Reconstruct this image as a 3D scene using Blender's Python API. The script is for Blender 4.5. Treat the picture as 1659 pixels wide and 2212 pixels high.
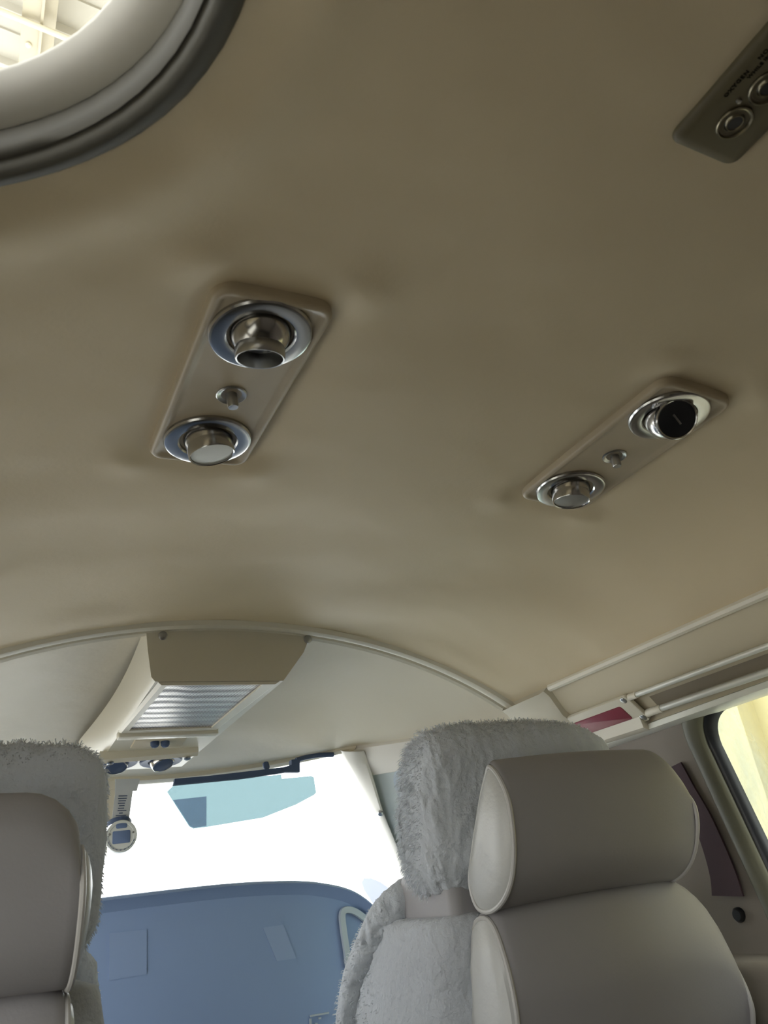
import bpy, bmesh, math, random
from mathutils import Vector, Matrix, noise

for o in list(bpy.data.objects):
    bpy.data.objects.remove(o)
SC = bpy.context.scene
COL = SC.collection
V = Vector
H = 0.9                       # eye height above the cabin floor; builders use eye-relative z

# ------------------------------------------------------------------ camera
F_PX = 1662.0
CR, CD, CF = V((.8903, -.4375, -.1259)), V((.0922, .4441, -.8912)), V((.4459, .7819, .4357))
cam_data = bpy.data.cameras.new('camera')
cam = bpy.data.objects.new('camera', cam_data)
COL.objects.link(cam)
cam.matrix_world = Matrix(((CR.x, -CD.x, -CF.x, 0), (CR.y, -CD.y, -CF.y, 0), (CR.z, -CD.z, -CF.z, H), (0, 0, 0, 1)))
cam_data.sensor_fit = 'VERTICAL'
cam_data.sensor_height = 24
cam_data.lens = 24 * F_PX / 2212
cam_data.clip_start = .01
cam_data.clip_end = 200
cam_data.dof.use_dof = True
cam_data.dof.focus_distance = .95
cam_data.dof.aperture_fstop = 12
SC.camera = cam

# ------------------------------------------------------------------ world, light, exposure
SC.view_settings.view_transform = 'Standard'
SC.view_settings.look = 'None'
SC.view_settings.gamma = 1
SC.view_settings.use_curve_mapping = False
SC.view_settings.exposure = 0.16
SC.cycles.use_denoising = True
SC.cycles.max_bounces = 10
SC.cycles.diffuse_bounces = 6
SC.cycles.transparent_max_bounces = 16
SC.cycles.sample_clamp_indirect = 6
world = bpy.data.worlds.new('world')
SC.world = world
world.use_nodes = True
bg = world.node_tree.nodes['Background']
bg.inputs['Color'].default_value = (.97, .99, 1, 1)
bg.inputs['Strength'].default_value = 5.0

sun_data = bpy.data.lights.new('sun', 'SUN')      # high sun ahead of the hangar mouth, lights the apron only
sun_data.energy = 14
sun_data.angle = .01
sun_data.color = (1, .98, .94)
sun = bpy.data.objects.new('sun', sun_data)
COL.objects.link(sun)
sun.location = (0, 20, 20)
sun.rotation_euler = Vector((.10, -.42, -.90)).to_track_quat('-Z', 'Y').to_euler()


def portal(name, loc, target, sx, sy):
    ld = bpy.data.lights.new(name, 'AREA')
    ld.shape = 'RECTANGLE'
    ld.size, ld.size_y = sx, sy
    ld.cycles.is_portal = True
    o = bpy.data.objects.new(name, ld)
    COL.objects.link(o)
    o.location = V(loc) + V((0, 0, H))
    o.rotation_euler = (V(target) - V(loc)).to_track_quat('-Z', 'Y').to_euler()


portal('windshield_daylight', (.30, 1.95, .16), (.30, 0, .16), 1.3, .5)
portal('rear_left_daylight', (-.30, .11, .0), (1, .11, .0), .5, .36)
portal('left_window_daylight', (-.30, .91, -.02), (1, .91, -.02), 1.04, .46)

# ------------------------------------------------------------------ helpers
RX, RY, RZ = V((CR.x, CD.x, CF.x)), V((CR.y, CD.y, CF.y)), V((CR.z, CD.z, CF.z))


def lin(r, g, b):
    f = lambda c: c / 12.92 if c <= .04045 else ((c + .055) / 1.055) ** 2.4
    return (f(r / 255), f(g / 255), f(b / 255), 1)


def ray(px, py):
    c = V((px - 829.5, py - 1106, F_PX))
    return V((RX.dot(c), RY.dot(c), RZ.dot(c))) / F_PX


def at_y(px, py, y):
    r = ray(px, py)
    return r * (y / r.y)


def at_x(px, py, x):
    r = ray(px, py)
    return r * (x / r.x)


def zc(x, y):                 # height of the headliner
    d = abs(x - .304)
    a = .348 - .113 * (d / .451) ** 4.5
    b = .358 - .5 * d * d - .56 * d ** 4
    w = min(max((y - .5) / .5, 0), 1)
    w = w * w * (3 - 2 * w)
    return a * (1 - w) + b * w


def smooth01(a, b, x):
    t = min(max((x - a) / (b - a), 0), 1)
    return t * t * (3 - 2 * t)


class Frame:
    def __init__(s, o, u, n):
        s.o = V(o)
        s.n = V(n).normalized()
        s.u = (V(u) - s.n * V(u).dot(s.n)).normalized()
        s.v = s.n.cross(s.u)

    def p(s, a, b, c=0):
        return s.o + s.u * a + s.v * b + s.n * c


def catmull(pts, n, closed=False):
    pts = [V(p) for p in pts]
    m = len(pts)
    segs = m if closed else m - 1
    out = []
    for i in range(segs):
        g = lambda k: pts[k % m] if closed else pts[min(max(k, 0), m - 1)]
        p0, p1, p2, p3 = g(i - 1), g(i), g(i + 1), g(i + 2)
        for j in range(n):
            t = j / n
            out.append(.5 * ((2 * p1) + (p2 - p0) * t + (2 * p0 - 5 * p1 + 4 * p2 - p3) * t * t + (3 * p1 - p0 - 3 * p2 + p3) * t ** 3))
    if not closed:
        out.append(pts[-1])
    return out


def loft(bm, rings, closed=True, cap0=False, cap1=False):
    vs = [[bm.verts.new(p) for p in r] for r in rings]
    n = len(rings[0])
    for a, b in zip(vs, vs[1:]):
        for i in range(n if closed else n - 1):
            j = (i + 1) % n
            try:
                bm.faces.new((a[i], a[j], b[j], b[i]))
            except ValueError:
                pass
    if cap0:
        bm.faces.new(vs[0][::-1])
    if cap1:
        bm.faces.new(vs[-1])
    return vs


def tube(bm, path, r, n=10, closed=False, cap=True):
    path = [V(p) for p in path]
    rings = []
    m = len(path)
    prev = None
    for i, p in enumerate(path):
        if closed:
            t = path[(i + 1) % m] - path[i - 1]
        else:
            t = path[min(i + 1, m - 1)] - path[max(i - 1, 0)]
        t.normalize()
        if prev is None:
            a = t.cross(V((.1, .2, 1)))
            if a.length < .2:
                a = t.cross(V((1, 0, 0)))
        else:
            a = prev - t * prev.dot(t)
        a.normalize()
        prev = a
        b = t.cross(a)
        rr = r(i / (m - 1)) if callable(r) else r
        rings.append([p + (a * math.cos(k * 2 * math.pi / n) + b * math.sin(k * 2 * math.pi / n)) * rr for k in range(n)])
    if closed:
        rings.append(rings[0])
        loft(bm, rings)
        bmesh.ops.remove_doubles(bm, verts=bm.verts, dist=1e-6)
    else:
        loft(bm, rings, True, cap, cap)


def lathe(bm, fr, prof, n=40, cap=True):
    rings = [[fr.p(r * math.cos(k * 2 * math.pi / n), r * math.sin(k * 2 * math.pi / n), h) for k in range(n)] for r, h in prof]
    loft(bm, rings, True, cap, cap)


def box(bm, fr, a0, a1, b0, b1, c0, c1, bev=0):
    r = min(bev, (a1 - a0) / 2, (b1 - b0) / 2)
    def ring(i, c):
        return [fr.p(x, y, c) for x, y in rrect((a0 + a1) / 2, (b0 + b1) / 2, a1 - a0 - 2 * i, b1 - b0 - 2 * i, max(r - i, 1e-5) if r else 0, 4 if r else 0)]
    if bev:
        e = min(bev, (c1 - c0) * .45) * .6
        loft(bm, [ring(e, c0), ring(e * .3, c0 + e * .3), ring(0, c0 + e), ring(0, c1 - e), ring(e * .3, c1 - e * .3), ring(e, c1)], True, True, True)
    else:
        loft(bm, [ring(0, c0), ring(0, c1)], True, True, True)


def rrect(cx, cy, w, h, r, seg=6):
    if seg == 0 or r <= 0:
        return [(cx - w / 2, cy - h / 2), (cx + w / 2, cy - h / 2), (cx + w / 2, cy + h / 2), (cx - w / 2, cy + h / 2)]
    out = []
    for k, (sx, sy) in enumerate(((1, 1), (-1, 1), (-1, -1), (1, -1))):
        for i in range(seg + 1):
            t = (k + i / seg) * math.pi / 2
            out.append((cx + sx * (w / 2 - r) + r * math.cos(t), cy + sy * (h / 2 - r) + r * math.sin(t)))
    return out


def poly_slab(bm, pts, d):
    """closed outline (points) thickened along vector d"""
    d = V(d)
    loft(bm, [[V(p) for p in pts], [V(p) + d for p in pts]], True, True, True)


def base_of(o):
    return V(o['_base']) if o is not None and '_base' in o else V((0, 0, 0))


BASES = {}


def thing(name, loc, label, cat, group=None, kind=None):
    o = bpy.data.objects.new(name, None)
    o.empty_display_size = .05
    COL.objects.link(o)
    BASES[o.name] = V(loc)
    o.location = V(loc) + V((0, 0, H))
    tag(o, label, cat, group, kind)
    return o


def tag(o, label, cat=None, group=None, kind=None):
    if label:
        o['label'] = label
    if cat:
        o['category'] = cat
    if group:
        o['group'] = group
    if kind:
        o['kind'] = kind
    return o


def obj(name, bm, m, parent=None, smooth=True, label=None, angle=40, loc=None):
    base = V((0, 0, 0))
    if parent is not None:
        base = BASES[parent.name]
    elif loc is not None:
        base = V(loc)
    for v in bm.verts:
        v.co -= base
    bmesh.ops.recalc_face_normals(bm, faces=bm.faces)
    me = bpy.data.meshes.new(name)
    bm.to_mesh(me)
    bm.free()
    if smooth:
        for p in me.polygons:
            p.use_smooth = True
        me.set_sharp_from_angle(angle=math.radians(angle))
    me.materials.append(m)
    o = bpy.data.objects.new(name, me)
    COL.objects.link(o)
    BASES[o.name] = base
    if parent is not None:
        o.parent = parent
    else:
        o.location = base + V((0, 0, H))
    if label:
        o['label'] = label
    return o


def struct(name, bm, m, label, cat, **k):
    o = obj(name, bm, m, **k)
    return tag(o, label, cat, None, 'structure')


def NB():
    return bmesh.new()


def text_mesh(bm, s, fr, size, spacing=1.0, align='LEFT', depth=.0002, bold=.00006):
    cu = bpy.data.curves.new('lettering', 'FONT')
    cu.body = s
    cu.size = size
    cu.space_character = spacing
    cu.align_x = align
    cu.extrude = depth
    cu.resolution_u = 3
    cu.offset = bold
    to = bpy.data.objects.new('lettering', cu)
    COL.objects.link(to)
    dg = bpy.context.evaluated_depsgraph_get()
    me = bpy.data.meshes.new_from_object(to.evaluated_get(dg))
    for v in me.vertices:
        v.co = fr.p(v.co.x, v.co.y, v.co.z)
    bm.from_mesh(me)
    bpy.data.objects.remove(to)
    bpy.data.meshes.remove(me)
    bpy.data.curves.remove(cu)


# ------------------------------------------------------------------ materials
def mat(name, col, rough=.5, metal=0, spec=.5, bump=None, vary=None, sheen=0, coat=0):
    m = bpy.data.materials.new(name)
    m.use_nodes = True
    nt = m.node_tree
    b = nt.nodes['Principled BSDF']
    b.inputs['Base Color'].default_value = col
    b.inputs['Roughness'].default_value = rough
    b.inputs['Metallic'].default_value = metal
    b.inputs['Specular IOR Level'].default_value = spec
    b.inputs['Sheen Weight'].default_value = sheen
    b.inputs['Coat Weight'].default_value = coat
    tc = nt.nodes.new('ShaderNodeTexCoord')
    if vary:
        sc, amt = vary
        n = nt.nodes.new('ShaderNodeTexNoise')
        n.inputs['Scale'].default_value = sc
        n.inputs['Detail'].default_value = 5
        nt.links.new(tc.outputs['Object'], n.inputs['Vector'])
        hs = nt.nodes.new('ShaderNodeMapRange')
        hs.inputs['To Min'].default_value = 1 - amt
        hs.inputs['To Max'].default_value = 1 + amt
        nt.links.new(n.outputs['Fac'], hs.inputs['Value'])
        mx = nt.nodes.new('ShaderNodeVectorMath')
        mx.operation = 'SCALE'
        mx.inputs[0].default_value = col[:3]
        nt.links.new(hs.outputs['Result'], mx.inputs['Scale'])
        nt.links.new(mx.outputs['Vector'], b.inputs['Base Color'])
    if bump:
        prev = None
        for (sc, st, dist) in bump:
            n = nt.nodes.new('ShaderNodeTexNoise')
            n.inputs['Scale'].default_value = sc
            n.inputs['Detail'].default_value = 4
            nt.links.new(tc.outputs['Object'], n.inputs['Vector'])
            bp = nt.nodes.new('ShaderNodeBump')
            bp.inputs['Strength'].default_value = st
            bp.inputs['Distance'].default_value = dist
            nt.links.new(n.outputs['Fac'], bp.inputs['Height'])
            if prev:
                nt.links.new(prev.outputs['Normal'], bp.inputs['Normal'])
            prev = bp
        nt.links.new(prev.outputs['Normal'], b.inputs['Normal'])
    return m


def glass(name, tint, gloss=.05, haze=0, haze_col=(.8, .8, .8, 1), haze_scale=8, scratch=False):
    m = bpy.data.materials.new(name)
    m.use_nodes = True
    nt = m.node_tree
    nt.nodes.clear()
    out = nt.nodes.new('ShaderNodeOutputMaterial')
    tr = nt.nodes.new('ShaderNodeBsdfTransparent')
    tr.inputs['Color'].default_value = tint
    gl = nt.nodes.new('ShaderNodeBsdfGlossy')
    gl.inputs['Roughness'].default_value = .03
    mx = nt.nodes.new('ShaderNodeMixShader')
    mx.inputs['Fac'].default_value = gloss
    nt.links.new(tr.outputs[0], mx.inputs[1])
    nt.links.new(gl.outputs[0], mx.inputs[2])
    last = mx
    if haze:
        tc = nt.nodes.new('ShaderNodeTexCoord')
        mp = nt.nodes.new('ShaderNodeMapping')
        mp.inputs['Scale'].default_value = (1, 1, .35) if scratch else (1, 1, 1)
        nt.links.new(tc.outputs['Object'], mp.inputs['Vector'])
        n = nt.nodes.new('ShaderNodeTexNoise')
        n.inputs['Scale'].default_value = haze_scale
        n.inputs['Detail'].default_value = 8
        n.inputs['Roughness'].default_value = .7
        nt.links.new(mp.outputs[0], n.inputs['Vector'])
        rp = nt.nodes.new('ShaderNodeMapRange')
        rp.inputs['From Min'].default_value = .35
        rp.inputs['From Max'].default_value = .75
        rp.inputs['To Min'].default_value = haze * .5
        rp.inputs['To Max'].default_value = min(1, haze * 1.5)
        nt.links.new(n.outputs['Fac'], rp.inputs['Value'])
        if scratch:
            sp = nt.nodes.new('ShaderNodeSeparateXYZ')
            nt.links.new(tc.outputs['Object'], sp.inputs[0])
            ed = nt.nodes.new('ShaderNodeMapRange')
            ed.interpolation_type = 'SMOOTHSTEP'
            ed.inputs['From Min'].default_value = .245
            ed.inputs['From Max'].default_value = .300
            ed.inputs['To Min'].default_value = .15
            ed.inputs['To Max'].default_value = 1.25
            nt.links.new(sp.outputs['Y'], ed.inputs['Value'])
            mu = nt.nodes.new('ShaderNodeMath')
            mu.operation = 'MULTIPLY'
            nt.links.new(rp.outputs['Result'], mu.inputs[0])
            nt.links.new(ed.outputs['Result'], mu.inputs[1])
            rp_out = mu.outputs[0]
        else:
            rp_out = rp.outputs['Result']
        df = nt.nodes.new('ShaderNodeBsdfTranslucent')
        df.inputs['Color'].default_value = haze_col
        d2 = nt.nodes.new('ShaderNodeBsdfDiffuse')
        d2.inputs['Color'].default_value = haze_col
        add = nt.nodes.new('ShaderNodeMixShader')
        nt.links.new(df.outputs[0], add.inputs[1])
        nt.links.new(d2.outputs[0], add.inputs[2])
        m2 = nt.nodes.new('ShaderNodeMixShader')
        nt.links.new(rp_out, m2.inputs['Fac'])
        nt.links.new(mx.outputs[0], m2.inputs[1])
        nt.links.new(add.outputs[0], m2.inputs[2])
        last = m2
    nt.links.new(last.outputs[0], out.inputs['Surface'])
    return m


M = {}
M['headliner'] = mat('headliner', (.56, .468, .315, 1), .62, spec=.35, bump=[(260, .10, .002), (9, .12, .02)], vary=(2.2, .05))
M['headliner_front'] = mat('headliner_front', (.56, .51, .40, 1), .55, spec=.4, bump=[(260, .06, .002), (12, .15, .02)], vary=(3, .05))
M['plastic'] = mat('cream_plastic', (.60, .56, .455, 1), .42, bump=[(400, .05, .001)])
M['sidewall'] = mat('sidewall_vinyl', (.50, .44, .32, 1), .6, spec=.3, bump=[(300, .08, .001)])
M['pillar'] = mat('pillar_vinyl', (.58, .55, .49, 1), .6, spec=.3, bump=[(300, .06, .001)])
M['plate'] = mat('taupe_plate', (.40, .335, .235, 1), .42, spec=.45, bump=[(300, .06, .001)], vary=(30, .08))
M['chrome'] = mat('chrome', (.43, .42, .405, 1), .2, 1)
M['satin'] = mat('satin_metal', (.42, .42, .41, 1), .30, 1, bump=[(500, .05, .001)])
M['black'] = mat('black_plastic', (.012, .013, .016, 1), .35)
M['rubber'] = mat('dark_rubber', (.085, .08, .066, 1), .55, spec=.3, bump=[(120, .1, .001)])
M['flange'] = mat('flange_grey', (.60, .58, .52, 1), .6, vary=(14, .08))
M['lens'] = mat('frosted_lens', (.62, .62, .58, 1), .5, bump=[(900, .3, .0006)])
M['dark_lens'] = mat('smoky_lens', (.16, .16, .15, 1), .25)
M['oxygen'] = mat('dark_bronze', (.10, .083, .046, 1), .5, spec=.4, bump=[(300, .06, .001)])
M['ink'] = mat('dark_ink', (.010, .008, .005, 1), .8, spec=.1)
M['leather'] = mat('grey_leather', (.245, .235, .238, 1), .5, spec=.35, bump=[(420, .12, .001), (18, .08, .01)])
M['leather_side'] = mat('pale_leather', (.42, .42, .40, 1), .38, spec=.5, bump=[(420, .10, .001), (40, .25, .006)])
M['piping'] = mat('piping_leather', (.38, .37, .35, 1), .4)
M['fleece'] = mat('sheepskin', (.56, .585, .62, 1), .95, spec=.05, bump=[(130, .8, .006), (34, .6, .01)], sheen=.25)
_nt = M['fleece'].node_tree
_tl = _nt.nodes.new('ShaderNodeBsdfTranslucent')
_tl.inputs['Color'].default_value = (.78, .80, .80, 1)
_mx = _nt.nodes.new('ShaderNodeMixShader')
_mx.inputs['Fac'].default_value = .30
_nt.links.new(_nt.nodes['Principled BSDF'].outputs[0], _mx.inputs[1])
_nt.links.new(_tl.outputs[0], _mx.inputs[2])
_nt.links.new(_mx.outputs[0], _nt.nodes['Material Output'].inputs['Surface'])
M['panel'] = mat('blue_grey_panel', (.21, .29, .46, 1), .6, spec=.25, bump=[(300, .05, .001)], vary=(2, .06))  # blue of the veiling glare is put into the base colour
M['panel_light'] = mat('pale_panel_trim', (.36, .41, .46, 1), .5)
M['panel_screen'] = mat('panel_screen', (.224, .305, .475, 1), .35)  # lighter panel tone for reflections painted on the face
M['dial'] = mat('dial_plastic', (.55, .57, .55, 1), .5)
M['card'] = mat('card_grey', (.46, .48, .50, 1), .5)
M['navy'] = mat('navy_plastic', (.06, .085, .15, 1), .55, spec=.15)
M['red'] = mat('dark_red_lens', (.21, .032, .05, 1), .3, bump=[(700, .15, .001)])
M['red_ink'] = mat('faded_red_ink', (.27, .06, .085, 1), .5)
M['rail'] = mat('rail_aluminium', (.66, .66, .60, 1), .4, .35)
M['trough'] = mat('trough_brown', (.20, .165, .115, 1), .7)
M['seal_green'] = mat('seal_green', (.12, .115, .075, 1), .55, bump=[(150, .1, .001)])
M['belt'] = mat('maroon_webbing', (.055, .030, .037, 1), .8, bump=[(600, .3, .001)])
M['blade'] = mat('blade_grey', (.36, .40, .55, 1), .4, vary=(12, .06))  # bluish haze over the blade is put into its colour
M['hangar_sheet'] = mat('roof_sheet', (.40, .38, .325, 1), .45, .0)
M['hangar_beam'] = mat('beam_paint', (.34, .305, .225, 1), .5)
M['hangar_pipe'] = mat('conduit_paint', (.50, .46, .35, 1), .35)
M['hangar_wall'] = mat('hangar_wall_cream', (.47, .41, .215, 1), .7)
M['concrete'] = mat('concrete', (.76, .78, .79, 1), .9, vary=(1.5, .08))  # paler copy: sunlit brightness of the apron put into the colour
M['hangar_floor'] = mat('hangar_concrete', (.45, .44, .40, 1), .8, vary=(1.5, .08))  # darker copy: shade of the hangar floor put into the colour
M['fabric'] = mat('taupe_wall_fabric', (.24, .21, .18, 1), .8, spec=.2, bump=[(400, .1, .001)])  # taupe with wall shade put into the colour; also darkens the bulkhead
M['door'] = mat('door_grey', (.40, .44, .43, 1), .6, spec=.3)
M['bronze'] = mat('bronze_metal', (.20, .18, .13, 1), .28, 1)
M['floor'] = mat('carpet', (.16, .15, .13, 1), .95, bump=[(500, .4, .003)])
M['g_wind'] = glass('windshield_glass', (.96, .98, .98, 1), .03)
M['g_side'] = glass('side_glass', (.62, .80, .76, 1), .06, haze=.25)
M['g_right'] = glass('crazed_glass', (.90, .94, .88, 1), .04, haze=.50, haze_col=(.58, .72, .74, 1), haze_scale=34, scratch=True)
M['g_left'] = glass('left_glass', (.95, .95, .93, 1), .03, haze=.03)
M['visor'] = glass('visor_tint', (.30, .365, .375, 1), .05)
M['visor_dark'] = glass('visor_film', (.60, .62, .70, 1), .02)  # darker reflection on the visor, put in as a tinted sheet


def grille_material():
    m = mat('perforated_metal', (.5, .47, .42, 1), .35, .55)
    nt = m.node_tree
    b = nt.nodes['Principled BSDF']
    tc = nt.nodes.new('ShaderNodeTexCoord')
    mp = nt.nodes.new('ShaderNodeMapping')
    mp.inputs['Scale'].default_value = (300, 300, 300)
    mp.inputs['Rotation'].default_value = (0, 0, math.radians(45))
    nt.links.new(tc.outputs['Object'], mp.inputs['Vector'])
    fr = nt.nodes.new('ShaderNodeVectorMath')
    fr.operation = 'FRACTION'
    nt.links.new(mp.outputs[0], fr.inputs[0])
    sb = nt.nodes.new('ShaderNodeVectorMath')
    sb.operation = 'SUBTRACT'
    sb.inputs[1].default_value = (.5, .5, 0)
    nt.links.new(fr.outputs[0], sb.inputs[0])
    ml = nt.nodes.new('ShaderNodeVectorMath')
    ml.operation = 'MULTIPLY'
    ml.inputs[1].default_value = (1, 1, 0)
    nt.links.new(sb.outputs[0], ml.inputs[0])
    ln = nt.nodes.new('ShaderNodeVectorMath')
    ln.operation = 'LENGTH'
    nt.links.new(ml.outputs[0], ln.inputs[0])
    gt = nt.nodes.new('ShaderNodeMapRange')
    gt.inputs['From Min'].default_value = .30
    gt.inputs['From Max'].default_value = .38
    nt.links.new(ln.outputs['Value'], gt.inputs['Value'])
    mx = nt.nodes.new('ShaderNodeMix')
    mx.data_type = 'RGBA'
    mx.inputs['A'].default_value = (.10, .095, .09, 1)
    mx.inputs['B'].default_value = (.56, .52, .47, 1)
    nt.links.new(gt.outputs['Result'], mx.inputs['Factor'])
    nt.links.new(mx.outputs['Result'], b.inputs['Base Color'])
    w = nt.nodes.new('ShaderNodeTexWave')
    w.wave_type = 'BANDS'
    w.bands_direction = 'Y'
    w.inputs['Scale'].default_value = 14
    w.inputs['Distortion'].default_value = 2.5
    nt.links.new(tc.outputs['Object'], w.inputs['Vector'])
    bp = nt.nodes.new('ShaderNodeBump')
    bp.inputs['Strength'].default_value = .35
    bp.inputs['Distance'].default_value = .0015
    nt.links.new(w.outputs['Fac'], bp.inputs['Height'])
    nt.links.new(bp.outputs['Normal'], b.inputs['Normal'])
    return m


M['grille'] = grille_material()

# ================================================================== SETTING
CX = .304
# --- left rear window outline in the headliner (rounded rectangle)
WX0, WX1, WY0, WY1, WR = -.235, .066, -.34, .3015, .125


def sd_left(x, y):
    cx, cy = (WX0 + WX1) / 2, (WY0 + WY1) / 2
    qx, qy = abs(x - cx) - (WX1 - WX0) / 2 + WR, abs(y - cy) - (WY1 - WY0) / 2 + WR
    return math.hypot(max(qx, 0), max(qy, 0)) + min(max(qx, qy), 0) - WR


PLATES = [(.146, .4565), (.519, .4505)]


def ceil_z(x, y):
    z = zc(x, y)
    # soft waves of the stretched skin, stronger towards the bow
    a = .0020 + .0050 * smooth01(.5, .75, y) * (1 - smooth01(.93, 1.0, y))
    z += a * noise.noise(V((x * 5.5, y * 9, 3.1))) + .0006 * noise.noise(V((x * 22, y * 30, 1.7)))
    for cx, cy in PLATES:    # skin pulled in around the service plates
        qx, qy = abs(x - cx) - .041, abs(y - cy) - .105
        d = math.hypot(max(qx, 0), max(qy, 0))
        z += .0035 * math.exp(-(d / .018) ** 2)
        for sx in (-1, 1):
            for sy in (-1, 1):
                dd = math.hypot(x - cx - sx * .052, y - cy - sy * .118)
                z -= .0042 * math.exp(-(dd / .019) ** 2)
    # rolled edge towards the left window
    s = sd_left(x, y)
    z -= .006 * math.exp(-((s - .035) / .022) ** 2)
    return z


bm = NB()
NX, NY = 210, 270
grid = []
for j in range(NY + 1):
    y = -.6 + 1.603 * j / NY
    grid.append([bm.verts.new((x, y, ceil_z(x, y))) for x in (-.26 + (.757 + .26) * i / NX for i in range(NX + 1))])
for j in range(NY):
    for i in range(NX):
        q = (grid[j][i], grid[j][i + 1], grid[j + 1][i + 1], grid[j + 1][i])
        c = sum((v.co for v in q), V()) / 4
        if sd_left(c.x, c.y) > -.002:
            bm.faces.new(q)
bmesh.ops.delete(bm, geom=[v for v in bm.verts if not v.link_faces], context='VERTS')
struct('ceiling', bm, M['headliner'], 'beige padded headliner stretched over the cabin between window rim and bow', 'ceiling', angle=180)

# --- bow: rolled edge where the rear headliner ends
bm = NB()
xs = [-.26 + (.762 + .26) * i / 90 for i in range(91)]
prof = [(-.004, .006), (-.006, .0), (-.003, -.006), (.004, -.0085), (.012, -.006), (.016, -.002), (.018, -.007), (.024, -.009), (.030, -.005), (.031, .006)]
loft(bm, [[V((x, 1.0 + a, zc(x, 1.0) + b)) for a, b in prof] for x in xs], False)
struct('trim_1', bm, M['plastic'], 'cream arched bow lip where the rear headliner meets the front headliner', 'trim')


# --- front headliner
def header(t):                # t 0 left .. 1 right
    x = -.05 + .71 * t
    return V((x, 1.575 - .165 * ((x - CX) / .354) ** 2, .243 + .012 * abs((x - CX) / .354) ** 2))


def front_pt(t, s):
    xb = -.17 + (.772 + .17) * t
    zb = zc(xb, 1.0) + .003 if .0 <= t else 0
    if xb > .757:
        zb = zc(.757, 1) + .003 - (xb - .757) * 2.2
    a, b = V((xb, 1.012, zb)), header(t)
    p = a.lerp(b, s)
    p.z += .020 * math.sin(math.pi * s) * (1 - abs(2 * t - 1) ** 4)
    p.z += .0016 * noise.noise(V((p.x * 7, p.y * 7, .4)))
    return p


bm = NB()
loft(bm, [[front_pt(i / 70, j / 50) for i in range(71)] for j in range(51)], False)
struct('ceiling_front', bm, M['headliner_front'], 'smooth cream front headliner sloping down to the windshield header', 'ceiling', angle=180)

# --- windshield header strip
bm = NB()
rings = []
for i in range(61):
    p = header(i / 60)
    rings.append([p + V((0, a, b)) for a, b in ((-.012, .004), (-.014, -.004), (-.006, -.009), (.012, -.008), (.03, .0), (.03, .012))])
loft(bm, rings, False)
struct('trim_2', bm, M['headliner_front'], 'cream rolled header strip along the top of the windshield', 'trim')

# --- right wall profile (x, z) swept along Y
WPROF = [(.750, .236), (.759, .228), (.768, .213), (.776, .200), (.786, .192), (.800, .184), (.812, .170), (.822, .158), (.830, .148), (.838, .12), (.845, .08), (.850, .03), (.852, -.03), (.850, -.08), (.845, -.118), (.842, -.124), (.795, -.127), (.787, -.134), (.785, -.2), (.785, -.45), (.77, -.9)]


def wall_x(z):
    for (x0, z0), (x1, z1) in zip(WPROF, WPROF[1:]):
        if z0 >= z >= z1:
            t = (z0 - z) / max(z0 - z1, 1e-6)
            return x0 + (x1 - x0) * t
    return WPROF[-1][0]


RW = (.43, .728, -.13, .152, .05, .16)    # right rear window: y0 y1 z0 z1 corner radius


def sd_box(a, b, w):
    y0, y1, z0, z1, r = w[:5]
    if len(w) > 5:
        a -= w[5] * (b - .15)
    qx, qy = abs(a - (y0 + y1) / 2) - (y1 - y0) / 2 + r, abs(b - (z0 + z1) / 2) - (z1 - z0) / 2 + r
    return math.hypot(max(qx, 0), max(qy, 0)) + min(max(qx, qy), 0) - r


def dense(prof, step):
    out = []
    for (x0, z0), (x1, z1) in zip(prof, prof[1:]):
        n = max(1, int(math.hypot(x1 - x0, z1 - z0) / step))
        out += [(x0 + (x1 - x0) * k / n, z0 + (z1 - z0) * k / n) for k in range(n)]
    return out + [prof[-1]]


def swept_wall(prof, y0, y1, ny, hole, margin):
    bm = NB()
    rows = []
    for j in range(ny + 1):
        y = y0 + (y1 - y0) * j / ny
        rows.append([bm.verts.new((x, y, z)) for x, z in prof])
    for a, b in zip(rows, rows[1:]):
        for i in range(len(prof) - 1):
            q = (a[i], a[i + 1], b[i + 1], b[i])
            c = sum((v.co for v in q), V()) / 4
            if hole is None or sd_box(c.y, c.z, hole) > margin:
                bm.faces.new(q)
    bmesh.ops.delete(bm, geom=[v for v in bm.verts if not v.link_faces], context='VERTS')
    return bm


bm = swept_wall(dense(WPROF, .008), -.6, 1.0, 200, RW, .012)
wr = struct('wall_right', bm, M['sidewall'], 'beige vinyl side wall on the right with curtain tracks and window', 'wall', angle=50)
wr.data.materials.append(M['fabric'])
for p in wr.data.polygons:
    if p.center.z < .145:  # shade on the lower wall painted as a darker material
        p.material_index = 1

# --- A pillar on the right
A0, A1 = V((.655, 1.42, .243)), V((.845, 1.64, -.02))
PL = catmull([at_y(738, 1622, 1.405), at_y(747, 1640, 1.42), at_y(772, 1685, 1.45), at_y(800, 1745, 1.50), at_y(830, 1815, 1.57), at_y(862, 1890, 1.64), at_y(880, 1935, 1.68)], 6)
PR = catmull([at_y(786, 1622, 1.37), at_y(796, 1648, 1.385), at_y(810, 1695, 1.41), at_y(828, 1755, 1.45), at_y(852, 1815, 1.50), at_y(878, 1880, 1.56), at_y(893, 1920, 1.60)], 6)
bm = NB()
rings = []
for a, b in zip(PL, PR):
    w = b - a
    n = V((-.5, -.75, -.3)).normalized()
    rings.append([a + V((.004, .03, .012)), a, a + w * .10 + n * .004, a + w * .5 + n * .008, a + w * .88 + n * .005, b, b + V((.012, .02, .0))])
loft(bm, rings, False)
struct('trim_7', bm, M['pillar'], 'pale windshield pillar on the right running down to the panel', 'trim')


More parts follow.
